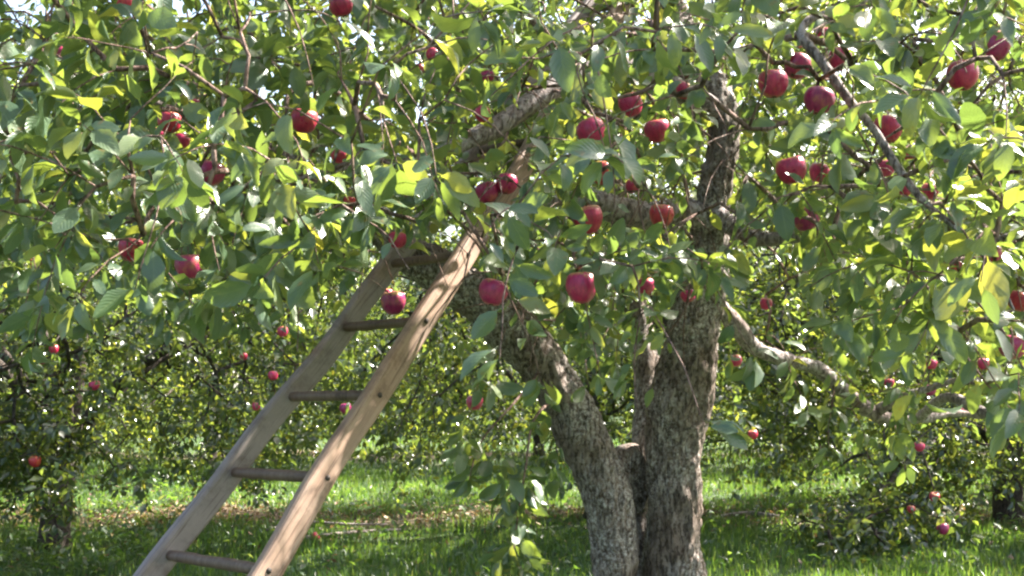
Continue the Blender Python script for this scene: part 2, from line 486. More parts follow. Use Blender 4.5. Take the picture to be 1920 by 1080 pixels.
def grow(nodes, rad_hint, targets, r, jit=0.018, spacing=0.12, sag=0.0):
    """connects every target to the nearest point of the growing skeleton; returns list of polylines and node arrays"""
    N = [np.asarray(p) for p in nodes]
    parent = [-1] * len(N)
    arr = np.zeros((len(N) + len(targets) * 14 + 10, 3)); arr[:len(N)] = nodes
    cnt = len(N); n0 = cnt
    d0 = np.array([np.min(np.linalg.norm(arr[:n0] - t, axis=1)) for t in targets])
    order = np.argsort(d0)
    lines = []
    for ti in order:
        t = targets[ti]
        dist = np.linalg.norm(arr[:cnt] - t, axis=1)
        j = int(np.argmin(dist)); p = arr[j].copy(); L = dist[j]
        k = int(np.clip(L / spacing, 2, 10))
        s = np.linspace(0, 1, k + 1)[1:]
        perp = r.normal(0, 1, 3); perp -= unit(t - p) * np.dot(perp, unit(t - p))
        bow = np.sin(s * math.pi)[:, None] * (perp * 0.07 * L + np.array([0, 0, 0.10 * L]))
        pts = p + (t - p) * s[:, None] + bow + r.normal(0, jit, (k, 3)) * np.sin(s * math.pi)[:, None] * min(1, L * 2)
        ids = []
        pr = j
        for q in pts:
            arr[cnt] = q; parent.append(pr); pr = cnt; ids.append(cnt); cnt += 1
        lines.append((ti, [j] + ids))
    load = np.ones(cnt)
    for i in range(cnt - 1, n0 - 1, -1):
        if parent[i] >= 0: load[parent[i]] += load[i] * 1.0 if parent[i] >= n0 else 0
    return arr[:cnt], lines, load, n0

# ------------------------------------------------------------------ the old apple tree with two stems
def px_path(ctrl, n=8):
    P = np.array([[*at(a, b, Y), d * Y / F_PX / 2] for a, b, Y, d in ctrl])
    C = catmull(P, n)
    return C[:, :3], np.maximum(C[:, 3], 0.002)

tree = empty('apple_tree', (0.5, 4.2, 0))
tag(tree, 'old apple tree with forked lichened trunk, the ladder leaning into its branches', 'apple tree')
def into_tree(o):
    o.parent = tree
    o.matrix_parent_inverse = tree.matrix_world.inverted() if False else o.matrix_parent_inverse
    o.location = (-0.5, -4.2, 0)
    return o

skeleton = []     # (points, radii) of everything woody that twigs may grow from
def limb(name, ctrl, mat, sides, n, amp, seed, pre=None, label=None):
    pts, rad = px_path(ctrl, n)
    if pre is not None:
        pc = np.array([[*p[:3], p[3]] for p in pre] + [[*pts[0], rad[0]]])
        c = catmull(pc, n)[:-1]
        pts = np.vstack([c[:, :3], pts]); rad = np.concatenate([c[:, 3], rad])
    t = Tubes(); t.add(pts, rad, sides, bark_disp(amp, seed=seed) if amp else None, dome=0.35 if name == 'branch_stub' else 0.5)
    o = into_tree(t.build(name, mat))
    if label: o['label'] = label
    skeleton.append((pts, rad))
    return o

limb('trunk', [(1263, 1080, 4.2, 116), (1262, 1000, 4.2, 106), (1262, 900, 4.2, 102), (1268, 800, 4.2, 106), (1285, 700, 4.2, 110), (1300, 620, 4.2, 100),
               (1314, 545, 4.18, 86), (1328, 470, 4.15, 72), (1334, 410, 4.12, 68), (1346, 330, 4.1, 58), (1357, 260, 4.1, 54), (1350, 195, 4.12, 50),
               (1318, 135, 4.2, 50), (1280, 60, 4.32, 52), (1240, -30, 4.45, 50), (1190, -150, 4.5, 40), (1160, -330, 4.6, 24)],
     M_BARK, 72, 16, 0.017, 3.1, pre=[(0.56, 4.2, -0.08, 0.27), (0.58, 4.2, 0.12, 0.19), (0.61, 4.2, 0.4, 0.135)], label='thick upright right stem with grey lichen flecks')
limb('trunk', [(1152, 1080, 4.12, 82), (1146, 990, 4.12, 86), (1128, 900, 4.12, 90), (1084, 800, 4.1, 90), (1030, 700, 4.08, 88), (950, 600, 4.05, 92),
               (900, 556, 4.03, 90), (835, 515, 4.0, 82), (755, 468, 3.97, 70), (680, 408, 3.93, 56), (600, 345, 3.88, 44), (505, 285, 3.8, 34), (400, 240, 3.7, 24),
               (280, 190, 3.6, 14)],
     M_BARK, 64, 16, 0.016, 8.7, pre=[(0.5, 4.17, -0.08, 0.2), (0.46, 4.14, 0.15, 0.14), (0.41, 4.12, 0.42, 0.1)], label='leaning left stem with dark flaking bark')
limb('limb', [(1200, 980, 4.34, 40), (1206, 880, 4.42, 40), (1212, 790, 4.52, 46), (1214, 700, 4.62, 52), (1200, 610, 4.72, 44), (1180, 510, 4.82, 40), (1162, 410, 4.9, 36), (1140, 260, 5.05, 34), (1110, 80, 5.2, 26), (1080, -120, 5.3, 14)],
     M_BARK, 30, 8, 0.010, 1.3, pre=[(0.55, 4.3, 0.2, 0.08)], label='rear limb in sunlight between the two stems')
limb('branch_stub', [(1194, 960, 4.3, 42), (1188, 900, 4.30, 54), (1180, 862, 4.28, 54), (1177, 838, 4.27, 40)], M_BARK, 28, 8, 0.010, 4.4, label='short weathered stub in the fork')
limb('limb', [(1330, 425, 4.13, 40), (1290, 397, 4.08, 52), (1225, 405, 4.03, 54), (1165, 397, 3.98, 54), (1115, 378, 3.92, 42), (1050, 374, 3.87, 27), (960, 386, 3.8, 22), (880, 360, 3.72, 18), (790, 372, 3.62, 14), (700, 350, 3.5, 9)],
     M_LIMB, 24, 8, 0.0022, 6.1)
limb('limb', [(1338, 400, 4.1, 40), (1390, 434, 4.0, 36), (1440, 449, 3.92, 30), (1530, 436, 3.82, 26), (1600, 446, 3.72, 24), (1690, 470, 3.6, 20), (1790, 470, 3.5, 14), (1900, 440, 3.4, 8)], M_LIMB, 18, 8, 0.004, 2.2)
limb('limb', [(1335, 560, 4.2, 40), (1382, 612, 4.3, 32), (1418, 654, 4.4, 29), (1478, 676, 4.5, 27), (1532, 692, 4.6, 29), (1588, 738, 4.7, 29), (1646, 780, 4.8, 28), (1690, 786, 4.85, 19), (1730, 784, 4.9, 15), (1800, 775, 5.0, 11), (1900, 790, 5.1, 6)], M_LIMB, 24, 8, 0.010, 5.5)
limb('branch', [(1640, 772, 4.78, 22), (1690, 746, 4.72, 17), (1745, 728, 4.65, 11), (1830, 700, 4.5, 8)], M_LIMB, 12, 6, 0.003, 1.5)
limb('branch', [(1720, 786, 4.9, 18), (1775, 745, 4.6, 20), (1840, 772, 4.4, 22), (1935, 818, 4.2, 20), (2040, 840, 4.0, 12)], M_LIMB, 12, 6, 0.003, 2.5)
limb('limb', [(1352, 215, 4.1, 46), (1240, 150, 3.95, 46), (1150, 128, 3.84, 46), (1085, 140, 3.75, 45), (1005, 188, 3.64, 45), (940, 232, 3.56, 42), (880, 262, 3.48, 34), (790, 300, 3.35, 24), (690, 300, 3.2, 16), (600, 330, 3.05, 9)], M_LIMB, 22, 8, 0.005, 7.2)
limb('limb', [(1250, -20, 4.42, 40), (1340, -200, 4.1, 36), (1480, -260, 3.6, 30), (1640, -120, 3.1, 24), (1630, -10, 2.92, 15), (1530, 30, 2.86, 16), (1502, 62, 2.84, 19), (1540, 115, 2.8, 18), (1590, 185, 2.75, 17), (1640, 245, 2.7, 16),
              (1690, 325, 2.65, 15), (1740, 385, 2.6, 13), (1795, 430, 2.55, 10), (1860, 500, 2.5, 9), (1900, 580, 2.45, 6)], M_LIMB, 14, 8, 0.0015, 3.9)
limb('branch', [(1502, 62, 2.84, 14), (1560, 90, 2.9, 10), (1640, 160, 3.0, 9), (1720, 215, 3.05, 7), (1800, 225, 3.1, 5)], M_TWIG, 8, 6, 0, 0)
limb('branch', [(1502, 66, 2.84, 14), (1400, 90, 2.9, 12), (1300, 120, 3.0, 10), (1210, 170, 3.05, 7), (1120, 190, 3.05, 5)], M_TWIG, 8, 6, 0, 0)
limb('branch', [(880, 262, 3.48, 16), (862, 200, 3.3, 12), (850, 130, 3.15, 9), (790, 60, 3.0, 7), (700, 10, 2.9, 5)], M_TWIG, 8, 6, 0, 0)
limb('branch', [(790, 300, 3.35, 13), (690, 225, 3.1, 10), (610, 160, 2.95, 10), (545, 170, 2.85, 9), (538, 230, 2.8, 7), (540, 300, 2.75, 7), (545, 350, 2.6, 5)], M_TWIG, 8, 6, 0, 0)
limb('branch', [(505, 285, 3.8, 16), (420, 225, 3.3, 11), (300, 205, 2.95, 9), (200, 240, 2.7, 7), (100, 265, 2.5, 7), (20, 300, 2.4, 5)], M_TWIG, 8, 6, 0, 0)
limb('branch', [(600, 345, 3.88, 22), (500, 330, 3.3, 15), (420, 320, 2.8, 11), (340, 345, 2.5, 8), (300, 370, 2.35, 5)], M_TWIG, 8, 6, 0, 0)
limb('branch', [(400, 240, 3.7, 14), (300, 90, 3.5, 10), (200, 20, 3.3, 8), (80, -40, 3.1, 6)], M_TWIG, 8, 6, 0, 0)
limb('branch', [(1085, 140, 3.75, 22), (1000, 40, 3.6, 18), (900, -60, 3.5, 14), (760, -140, 3.4, 10)], M_TWIG, 8, 6, 0, 0)
# sucker shoots on the left stem
limb('branch', [(1040, 745, 4.0, 7), (1000, 790, 3.85, 5), (985, 880, 3.75, 4), (972, 960, 3.7, 3.5), (962, 1040, 3.65, 3)], M_TWIG, 6, 6, 0, 0)
limb('branch', [(1010, 700, 4.0, 7), (960, 760, 3.85, 5), (900, 830, 3.8, 4), (880, 900, 3.75, 3)], M_TWIG, 6, 6, 0, 0)

# ------------------------------------------------------------------ apples: where they hang (pixel, pixel, apparent size) and what tells each apart
APPLES = [
 (234, 6, 44, 'dark red apple cut off by the top edge of the picture at far left'),
 (570, 227, 52, 'round crimson apple beside the pinkish hanging twig, upper left'),
 (317, 230, 44, 'purple red apple at the top of the left cluster of three'),
 (339, 265, 34, 'small red apple lowest in the left cluster of three'),
 (297, 254, 32, 'orange red apple half hidden at the left of the cluster of three'),
 (396, 325, 52, 'purplish apple half covered by leaves below the cluster of three'),
 (367, 198, 25, 'small dull red apple just above and right of the cluster of three'),
 (637, 292, 34, 'small pink red apple below and right of the round crimson apple'),
 (640, 12, 46, 'orange red apple at the top edge above the left branches'),
 (811, 103, 27, 'small deep red apple among pale leaves at upper centre'),
 (786, 130, 22, 'tiny dark apple under a yellow leaf at upper centre'),
 (914, 143, 27, 'small speckled red apple right of the long thin drooping twig'),
 (115, 100, 26, 'dim shaded red apple high up near the left edge'),
 (245, 468, 47, 'red apple hanging under the left sprays, smaller of the lower pair'),
 (355, 500, 53, 'large purplish red apple, lower of the pair under the left sprays'),
 (745, 450, 35, 'red apple hanging right above the top of the left ladder rail'),
 (950, 345, 43, 'purple red apple, right one of the pair in front of the ladder'),
 (914, 362, 43, 'pinkish red apple, left one of the pair in front of the ladder'),
 (1110, 248, 55, 'dull red apple hanging under the bright yellow green leaf'),
 (1183, 197, 46, 'red apple with pale highlight above the middle branches'),
 (1232, 246, 50, 'orange red apple mostly behind leaves left of the upright leader'),
 (1283, 170, 34, 'orange apple sliver near the top of the upright leader'),
 (1128, 325, 45, 'tall deep red apple above the grey horizontal limb'),
 (1185, 350, 26, 'small dull apple just above the grey horizontal limb'),
 (1103, 412, 56, 'bright red apple half hidden at the left end of the grey limb'),
 (1240, 405, 46, 'red apple hanging against the grey horizontal limb'),
 (925, 549, 55, 'glossy bright red apple in front of the leaning left stem'),
 (1090, 540, 60, 'large crimson apple hanging between the two stems'),
 (1210, 537, 36, 'shaded brownish red apple left of the right stem'),
 (1290, 555, 28, 'dim brownish apple in front of the right stem'),
 (1450, 158, 58, 'large round red apple, lower left of the upper right pair'),
 (1495, 125, 52, 'dark red apple touching the upper right of a larger one'),
 (1536, 190, 58, 'red apple with one green leaf across its middle'),
 (1575, 112, 44, 'shaded apple behind the bare diagonal branch, upper right'),
 (1546, 66, 34, 'purple apple behind the elbow of the bare branch, upper right'),
 (1805, 143, 60, 'large heart shaped crimson apple against bright sky, upper right'),
 (1868, 88, 54, 'red apple between dark leaves highest at the right edge'),
 (1665, 243, 55, 'large red apple behind the diagonal bare branch'),
 (1660, 316, 34, 'red apple partly seen left of the diagonal bare branch'),
 (1706, 290, 27, 'small red apple right of the diagonal bare branch'),
 (1484, 320, 57, 'large crimson apple right of the upright leader'),
 (1536, 324, 38, 'purplish apple touching the right side of a large crimson one'),
 (1512, 410, 51, 'red apple at the end of a side branch below the large crimson one'),
 (1742, 360, 34, 'purple apple with white glint on the diagonal bare branch'),
 (1697, 357, 26, 'small brownish red apple left of the lower diagonal branch'),
 (1790, 506, 44, 'red apple peeping from under long leaves at the right'),
 (1860, 478, 36, 'pink apple mostly covered by a leaf near the right edge'),
 (1912, 565, 44, 'purple apple cut by the right edge at mid height'),
 (1898, 651, 52, 'orange red apple at the right edge under drooping leaves'),
 (1845, 683, 31, 'small bright red apple left of the orange red one at right edge'),
 (1746, 683, 29, 'small red apple hanging at the tip of a long right leaf'),
 (1667, 718, 25, 'small dark red apple above the fork of the low right limb'),
 (1742, 732, 31, 'purple red apple right of the fork of the low right limb'),
 (1805, 772, 25, 'small orange apple behind the low branch at far right'),
 (738, 568, 46, 'large orange red apple framed between the ladder rails'),
 (727, 550, 28, 'deep red apple tucked against the left ladder rail'),
 (905, 215, 30, 'dark brownish apple under a curled yellow leaf by the grey limb'),
 (474, 280, 22, 'tiny red apple left of the pinkish hanging twig'),
 (655, 380, 24, 'small brown red apple left of the ladder top under leaves'),
 (530, 622, 27, 'red apple on the tree behind, left of the left ladder rail'),
 (457, 668, 20, 'tiny orange apple on the tree behind, left of the ladder'),
 (512, 705, 25, 'dull orange apple on the tree behind, beside the left rail'),
 (480, 762, 21, 'tiny red apple on the tree behind, next to the left rail low down'),
 (101, 655, 23, 'red apple with white glint on the left tree behind'),
 (79, 678, 17, 'tiny red apple just below the glinting one at far left'),
 (177, 723, 27, 'round dark red apple alone in the left tree behind'),
 (648, 766, 30, 'dark red apple seen just under the third ladder rung'),
 (890, 755, 32, 'sunlit red apple between the ladder and the left stem'),
 (1205, 603, 25, 'small shaded red apple high between the two stems'),
 (1380, 677, 23, 'small red apple just right of the right stem under the low limb'),
 (1412, 815, 25, 'dull red apple low down on the tree behind, right of the stem'),
 (1436, 570, 23, 'dark red apple above the low right limb near the stem'),
 (1723, 838, 27, 'red apple on the right tree behind, below the low limb'),
 (1752, 932, 25, 'dark red apple on a low twig of the right tree behind'),
 (1708, 955, 20, 'tiny dull apple on the lowest twigs of the right tree behind'),
 (1768, 992, 29, 'glinting red apple hanging lowest at right, close to the grass'),
 (66, 865, 30, 'dark red apple low on the left tree beside its trunk'),
 (64, 495, 27, 'dim orange apple at the left edge below the sprays'),
 (215, 515, 18, 'tiny dark red apple below the left lower pair'),
 (425, 545, 19, 'tiny shaded red apple right of the left lower pair'),
]
DEPTHS = {(745, 450): 3.62, (655, 380): 3.6, (1185, 350): 3.8, (1290, 555): 3.95, (637, 292): 3.3, (905, 215): 3.4, (367, 198): 3.3, (811, 103): 3.3, (914, 143): 3.5, (474, 280): 3.4, (1697, 357): 2.7, (1283, 170): 3.7, (1210, 537): 3.9}
apple_info = []
for i, (ax, ay, ad, lab) in enumerate(APPLES):
    Y = 0.076 * F_PX / ad
    if Y > 5.0:
        Y = min(max(Y, 7.5), 8.4) if ay > 480 else 4.9
        if ay > 480 and 860 < ax < 1500 and ay < 700: Y = 4.8
    Y = DEPTHS.get((ax, ay), Y)      # those that hang in front of a limb
    Y = float(np.clip(Y, 2.55, 8.4))
    c = at(ax, ay, Y)
    apple_info.append((ax, ay, ad, Y, c, (1.0 if Y < 5.2 else 0.75) * ad * Y / F_PX, lab))

# pixels that must stay clear in front of a given depth: (x0,y0,x1,y1,radius,depth,removal probability)
KEEP = [
 (250, 1085, 745, 490, 34, 4.2, 1.0), (480, 1085, 868, 470, 44, 3.8, 1.0), (745, 490, 850, 490, 22, 3.7, 0.8), (640, 612, 780, 606, 26, 3.7, 1.0),
 (865, 470, 985, 300, 24, 3.75, 0.82), (1135, 20, 1180, -10, 30, 4.2, 0.8), (1100, 5, 1120, 20, 22, 4.2, 0.7),
 (1352, 205, 1347, 330, 38, 4.05, 0.97), (1345, 330, 1335, 430, 44, 4.05, 0.93), (1145, 395, 1300, 397, 34, 3.95, 0.92), (895, 256, 1015, 183, 28, 3.5, 0.95), (1075, 140, 1105, 135, 24, 3.6, 0.6),
 (1500, 60, 1590, 185, 16, 2.74, 0.95), (1635, 240, 1740, 390, 12, 2.6, 0.8), (1530, 35, 1640, 0, 12, 2.8, 0.7),
 (870, 550, 1000, 660, 52, 3.95, 0.85), (1050, 690, 1135, 890, 48, 3.95, 0.45), (1130, 890, 1150, 1085, 55, 3.95, 1.0), (1310, 620, 1265, 800, 62, 4.0, 0.95), (1265, 800, 1265, 1085, 66, 4.0, 1.0),
 (1335, 480, 1345, 560, 20, 4.0, 0.5), (1385, 612, 1650, 782, 20, 4.3, 0.65), (1650, 782, 1720, 786, 20, 4.5, 0.8), (1390, 435, 1440, 450, 18, 3.8, 0.8), (1240, 30, 1290, 40, 40, 4.2, 0.6),
 (600, 160, 690, 225, 10, 2.9, 0.6), (537, 180, 540, 290, 9, 2.75, 0.8), (0, 0, 60, 15, 40, 99, 0.9), (15, 95, 35, 130, 26, 99, 0.85), (1865, 165, 1900, 190, 26, 99, 0.9), (1725, 65, 1740, 70, 20, 99, 0.9), (1340, 140, 1350, 175, 22, 4.0, 0.8), (1206, 690, 1215, 780, 24, 4.4, 0.85), (1170, 820, 1185, 900, 30, 4.2, 0.95),
]
SUN_CUTS = [(1348, 660, 4.2, .11), (1345, 720, 4.2, .11), (1335, 760, 4.2, .11), (1330, 800, 4.2, .11), (1318, 880, 4.2, .10), (1300, 930, 4.1, .08), (1230, 392, 4.03, .10), (1190, 392, 4.0, .10), (1310, 392, 4.08, .08), (1372, 290, 4.1, .09), (1372, 340, 4.1, .08), (1000, 178, 3.64, .10), (940, 222, 3.56, .10), (1205, 640, 4.68, .10), (1208, 770, 4.55, .10), (1175, 810, 4.3, .08), (1060, 640, 4.08, .06), (1110, 800, 4.1, .07), (600, 880, 3.0, .06), (655, 850, 3.1, .05), (770, 640, 3.35, .05), (840, 520, 3.5, .07), (520, 990, 2.9, .06),
        (1213, 700, 4.6, .12), (1400, 625, 4.35, .06), (1165, 870, 4.1, .06), (1110, 140, 3.7, .08), (1352, 215, 4.1, .07), (1150, 385, 4.0, .08), (1270, 385, 4.05, .07), (1560, 140, 2.8, .06), (640, 160, 3.0, .08), (985, 890, 3.75, .12), (965, 960, 3.7, .12), (960, 790, 3.85, .12), (900, 840, 3.8, .1), (545, 380, 2.1, .2), (300, 360, 2.1, .2), (60, 250, 2.2, .15), (1790, 430, 2.0, .2), (1780, 540, 2.1, .12), (1720, 200, 2.1, .15)]
def clear_view(A, r, apples=True):
    Dn = unit(A['D']); n = len(A['L'])
    C = A['P'] + Dn * (A['L'] * 0.5)[:, None]
    X, Yp, d = project(C)
    keep = np.ones(n, bool)
    pts = [project(A['P'] + Dn * (A['L'] * f)[:, None] - np.array([0, 0, 1.0]) * (A['L'] * f * f * 0.3)[:, None]) for f in (0.3, 0.6, 0.9)]
    half = 0.22 * A['W'] * F_PX / np.maximum(d, 0.3)
    for (x0, y0, x1, y1, rad, dep, pr) in KEEP:
        vx, vy = x1 - x0, y1 - y0
        hit = np.zeros(n, bool)
        for (x_, y_, d_) in pts:
            t = np.clip(((x_ - x0) * vx + (y_ - y0) * vy) / (vx * vx + vy * vy), 0, 1)
            hit |= (np.hypot(x_ - x0 - t * vx, y_ - y0 - t * vy) < rad * 0.85 + half) & (d < dep) & (d > 0)
        keep &= ~(hit & (r.uniform(0, 1, n) < pr))
    if apples:
        for k, (ax, ay, ad, Y, c, dia, lab) in enumerate(apple_info):
            hit = np.zeros(n, bool)
            for (x_, y_, d_) in pts:
                hit |= (np.hypot(x_ - ax, y_ - ay) < ad * (0.40 if k % 3 else 0.30) + half) & (d < Y + 0.02) & (d > 0)
            keep &= ~(hit & (r.uniform(0, 1, n) < 0.93))
            keep &= ~(np.linalg.norm(C - c, axis=1) < dia * 0.62)
    sv = np.array(SUN)
    for (gx, gy, gY, rad) in SUN_CUTS:       # leaves cut away along sun rays so light reaches trunk, ladder and sprays
        rel = C - at(gx, gy, gY); tt = rel @ sv
        keep &= ~((tt > (0.25 if gY < 2.5 or rad > .115 else 0.0)) & (np.linalg.norm(rel - tt[:, None] * sv, axis=1) < rad))
    keep &= ~((d > -0.5) & (d < 1.25) & (np.abs(X - 960) < 1300) & (np.abs(Yp - 540) < 900))
    return keep

# ------------------------------------------------------------------ crown of the old tree
YLOW_X = [-400, 0, 150, 300, 450, 560, 650, 700, 760, 880, 920, 1000, 1100, 1200, 1300, 1360, 1420, 1550, 1640, 1720, 1800, 1860, 1920, 2300]
YLOW_Y = [600, 560, 520, 525, 545, 565, 520, 440, 425, 440, 590, 640, 665, 650, 615, 520, 480, 500, 560, 610, 690, 760, 800, 820]
targets = []
while len(targets) < 2700:
    q = rng.uniform(-1, 1, 3)
    if q @ q > 1: continue
    P = np.array([0.35, 4.3, 2.85]) + q * np.array([3.3, 2.75, 1.95])
    if P[2] < 1.35 or P[1] < 1.7: continue
    X, Yp, d = project(P)
    if d > 0.3 and -250 < X < 2170 and -200 < Yp < 1280:
        lowlim = np.interp(X, YLOW_X, YLOW_Y)
        if Yp > lowlim - 25: continue
        if (Yp < 0 or X < 0 or X > 1920) and rng.uniform() < 0.4: continue
        if P[1] > 4.9 and rng.uniform() < 0.5: continue
    else:
        if rng.uniform() < 0.62: continue
    targets.append(P)
# extra near sprays seen in the photograph: tip pixel + depth
SPRAYS = [(60, 265, 2.2), (20, 200, 2.3), (130, 330, 2.25), (90, 300, 2.1), (230, 260, 2.3), (300, 375, 2.05), (180, 350, 2.15), (250, 330, 2.2), (340, 400, 2.2), (400, 380, 2.3), (545, 375, 2.1), (580, 450, 2.15),
          (520, 400, 2.2), (610, 400, 2.2), (490, 330, 2.2), (560, 500, 2.3), (500, 480, 2.5), (330, 90, 2.3), (300, 60, 2.5), (420, 180, 2.3), (450, 60, 2.3), (470, 30, 2.4), (570, 80, 2.6), (640, 150, 2.5), (720, 230, 2.3), (790, 210, 2.2), (800, 90, 2.2), (850, 40, 2.2), (880, 120, 2.5), (740, 150, 2.7),
          (1010, 110, 2.4), (1095, 180, 2.3), (960, 60, 2.6), (1060, 60, 2.7), (1180, 90, 2.6), (1250, 130, 2.5), (1300, 100, 2.6), (1380, 60, 2.5), (1440, 100, 2.3), (1340, 40, 2.7), (1060, 400, 2.9), (1000, 450, 2.8), (1010, 520, 2.9), (870, 520, 2.9), (950, 610, 3.0), (1080, 470, 2.8), (1150, 460, 2.9), (1250, 480, 2.7), (1320, 480, 2.6), (1230, 560, 3.2), (1160, 620, 3.2), (1280, 320, 3.0), (1200, 300, 2.9),
          (1400, 330, 2.7), (1380, 400, 2.7), (1430, 400, 2.5), (1470, 230, 2.4), (1600, 210, 2.2), (1640, 190, 2.0), (1720, 200, 2.1), (1760, 170, 2.2), (1790, 280, 2.1), (1860, 260, 2.0), (1650, 350, 2.4), (1600, 290, 2.4), (1720, 430, 2.1), (1790, 420, 2.0), (1850, 430, 2.0), (1780, 500, 2.0), (1700, 480, 2.3), (1880, 380, 2.1), (1840, 330, 2.1), (1760, 560, 2.1), (1830, 540, 2.1), (1700, 570, 2.3), (1650, 580, 2.5), (1880, 600, 2.1), (1800, 620, 2.2), (1850, 720, 2.3), (1760, 640, 2.4), (1910, 700, 2.2), (1830, 110, 2.2), (1880, 140, 2.1), (1880, 30, 2.2), (1760, 60, 2.4), (1690, 80, 2.5), (1620, 110, 2.6), (1300, 220, 2.9), (1250, 200, 2.8), (868, 420, 3.0), (890, 452, 3.0), (930, 430, 3.2), (700, 420, 2.9), (730, 400, 2.8), (790, 420, 2.9), (690, 470, 3.2), (60, 120, 2.5), (150, 60, 2.4), (220, 130, 2.4), (100, 400, 2.5), (30, 380, 2.4), (180, 450, 2.6), (60, 470, 2.8), (400, 280, 2.3), (370, 60, 2.4), (260, 30, 2.5), (530, 20, 2.4), (620, 60, 2.5), (690, 60, 2.4), (1150, 30, 2.6), (1090, 100, 2.4), (1220, 40, 2.5), (1440, 30, 2.5), (1560, 350, 2.6), (1560, 440, 2.8), (1620, 400, 2.5), (1450, 630, 4.3), (1520, 655, 4.4), (1580, 700, 4.5), (1650, 735, 4.5), (1560, 760, 4.6), (1490, 715, 4.4), (1700, 765, 4.6), (1730, 720, 4.4), (1620, 810, 4.6), (1690, 820, 4.7), (40, 40, 2.8), (110, 150, 2.6), (160, 190, 2.5), (250, 190, 2.6), (280, 130, 2.6), (330, 150, 2.5), (390, 110, 2.6), (440, 130, 2.6), (480, 190, 2.6), (500, 110, 2.6), (210, 60, 2.7), (90, 70, 2.8), (430, 240, 2.5), (660, 230, 2.7), (700, 300, 2.6), (620, 320, 2.6), (760, 330, 2.7), (840, 300, 2.8), (850, 360, 2.9), (590, 120, 2.7)]
spray_t = np.array([at(x, y, Y) for x, y, Y in SPRAYS])
apple_t = np.array([c + np.array([0.03 * dia, 0.01, dia * 0.74]) for (ax, ay, ad, Y, c, dia, lab) in apple_info if Y < 5.2])
n_rand, n_spray = len(targets), len(spray_t)
all_t = np.vstack([np.array(targets), spray_t, apple_t])
nodes = np.vstack([p[::2] for p, r_ in skeleton])
nodes = nodes[nodes[:, 2] > 1.25]
arr, lines, load, n0 = grow(nodes, None, all_t, rng)
lv = Leaves()
tw = Tubes()
pet = Tubes()
for ti, ids in lines:
    pts = arr[ids]
    r_ = 0.0014 * np.sqrt(np.minimum(load[ids], 45)); r_[0] = min(r_[0], r_[1] * 1.2)
    r_ = np.clip(r_, 0.0013, 0.006)
    tw.add(pts, r_, 5)
    L = np.linalg.norm(pts[-1] - pts[0])
    d0 = unit(pts[-1] - pts[-2])
    if ti >= n_rand + n_spray:                      # a fruit spur: a short tuft above the apple
        twig_leaves(lv, pts[-3:] if len(pts) > 3 else pts, 6, 0.062, rng, True)
        continue
    ext = unit(d0 + rng.normal(0, 0.35, 3) + np.array([0, 0, -0.15]))
    tl = rng.uniform(0.12, 0.30) if ti < n_rand else rng.uniform(0.10, 0.2)
    e = [pts[-1]]
    for s in range(4):
        ext = unit(ext + np.array([0, 0, -0.14]) + rng.normal(0, 0.10, 3)); e.append(e[-1] + ext * tl / 4)
    e = np.array(e)
    tw.add(e, np.linspace(0.0021, 0.0011, 5), 4)
    full = np.vstack([pts[max(0, len(pts) - 4):], e[1:]])
    near = ti >= n_rand
    k = int(rng.integers(18, 26)) if not near else int(rng.integers(14, 20))
    st = twig_leaves(lv, full, k, (0.059 if not near else 0.072) * rng.uniform(0.85, 1.15), rng, True, 0.06 if rng.uniform() < 0.25 else 0.0)
# sucker leaves on the left stem
for (cx, cy, Y, n) in [(1000, 800, 3.85, 5), (960, 770, 3.85, 5), (985, 880, 3.75, 6), (970, 950, 3.7, 6), (963, 1020, 3.66, 6), (905, 830, 3.8, 6), (880, 880, 3.76, 5), (930, 800, 3.82, 5), (1030, 720, 3.95, 5), (960, 700, 3.9, 4), (960, 1060, 3.65, 4), (900, 720, 3.8, 5), (880, 770, 3.8, 4), (930, 860, 3.75, 6), (1020, 780, 3.85, 5), (1050, 830, 3.9, 5), (1000, 740, 3.9, 5), (1040, 880, 3.9, 4), (990, 920, 3.72, 5), (950, 905, 3.7, 5), (975, 1000, 3.66, 5), (940, 1050, 3.62, 5), (985, 1060, 3.62, 4), (870, 820, 3.75, 5), (1070, 760, 3.92, 4)]:
    c = at(cx, cy, Y)
    twig_leaves(lv, np.array([c + [0, 0, .05], c, c - [0, 0, 0.05]]), n + 4, 0.074, rng, False, 0.12)
A = lv.arrays()
A = sub(A, clear_view(A, rng))
A['N'] = np.where((np.abs(np.sum(unit(A['D']) * A['N'], 1)) > 0.95)[:, None], np.array([[0.3, 0.8, 0.3]]), A['N'])
o = into_tree(tw.build('twigs', M_TWIG)); o['kind'] = 'stuff'

# the 300 leaves that show largest become parts of their own, the rest one mass
C = A['P'] + unit(A['D']) * (A['L'] * 0.45)[:, None]
X, Yp, d = project(C)
inside = (X > 8) & (X < 1912) & (Yp > 8) & (Yp < 1072) & (d > 0.5)
V, q, tr = leaf_verts(A, T_LO)
off = (np.arange(len(V)) * V.shape[1])[:, None, None]
bv = BVHTree.FromPolygons([Vector(v) for v in V.reshape(-1, 3)], [tuple(int(x) for x in f) for f in (tr[None] + off).reshape(-1, 3)])
nrm = np.cross(unit(np.cross(unit(A['D']), A['N'])), unit(A['D']))
view = unit(C - np.array([0, 0, CAM_Z]))
area = A['L'] * A['W'] / d ** 2 * (0.15 + np.abs(np.sum(nrm * view, 1)))
cand = np.argsort(-np.where(inside, area, 0))[:1400]
picked = []
camp = Vector((0, 0, CAM_Z))
for i in cand:
    hit = bv.ray_cast(camp, Vector(view[i]), 50)
    if hit[2] is not None and hit[2] // 4 == i:
        picked.append(i)
    if len(picked) == 300: break
picked = np.array(picked)
mask = np.zeros(len(C), bool); mask[picked] = True
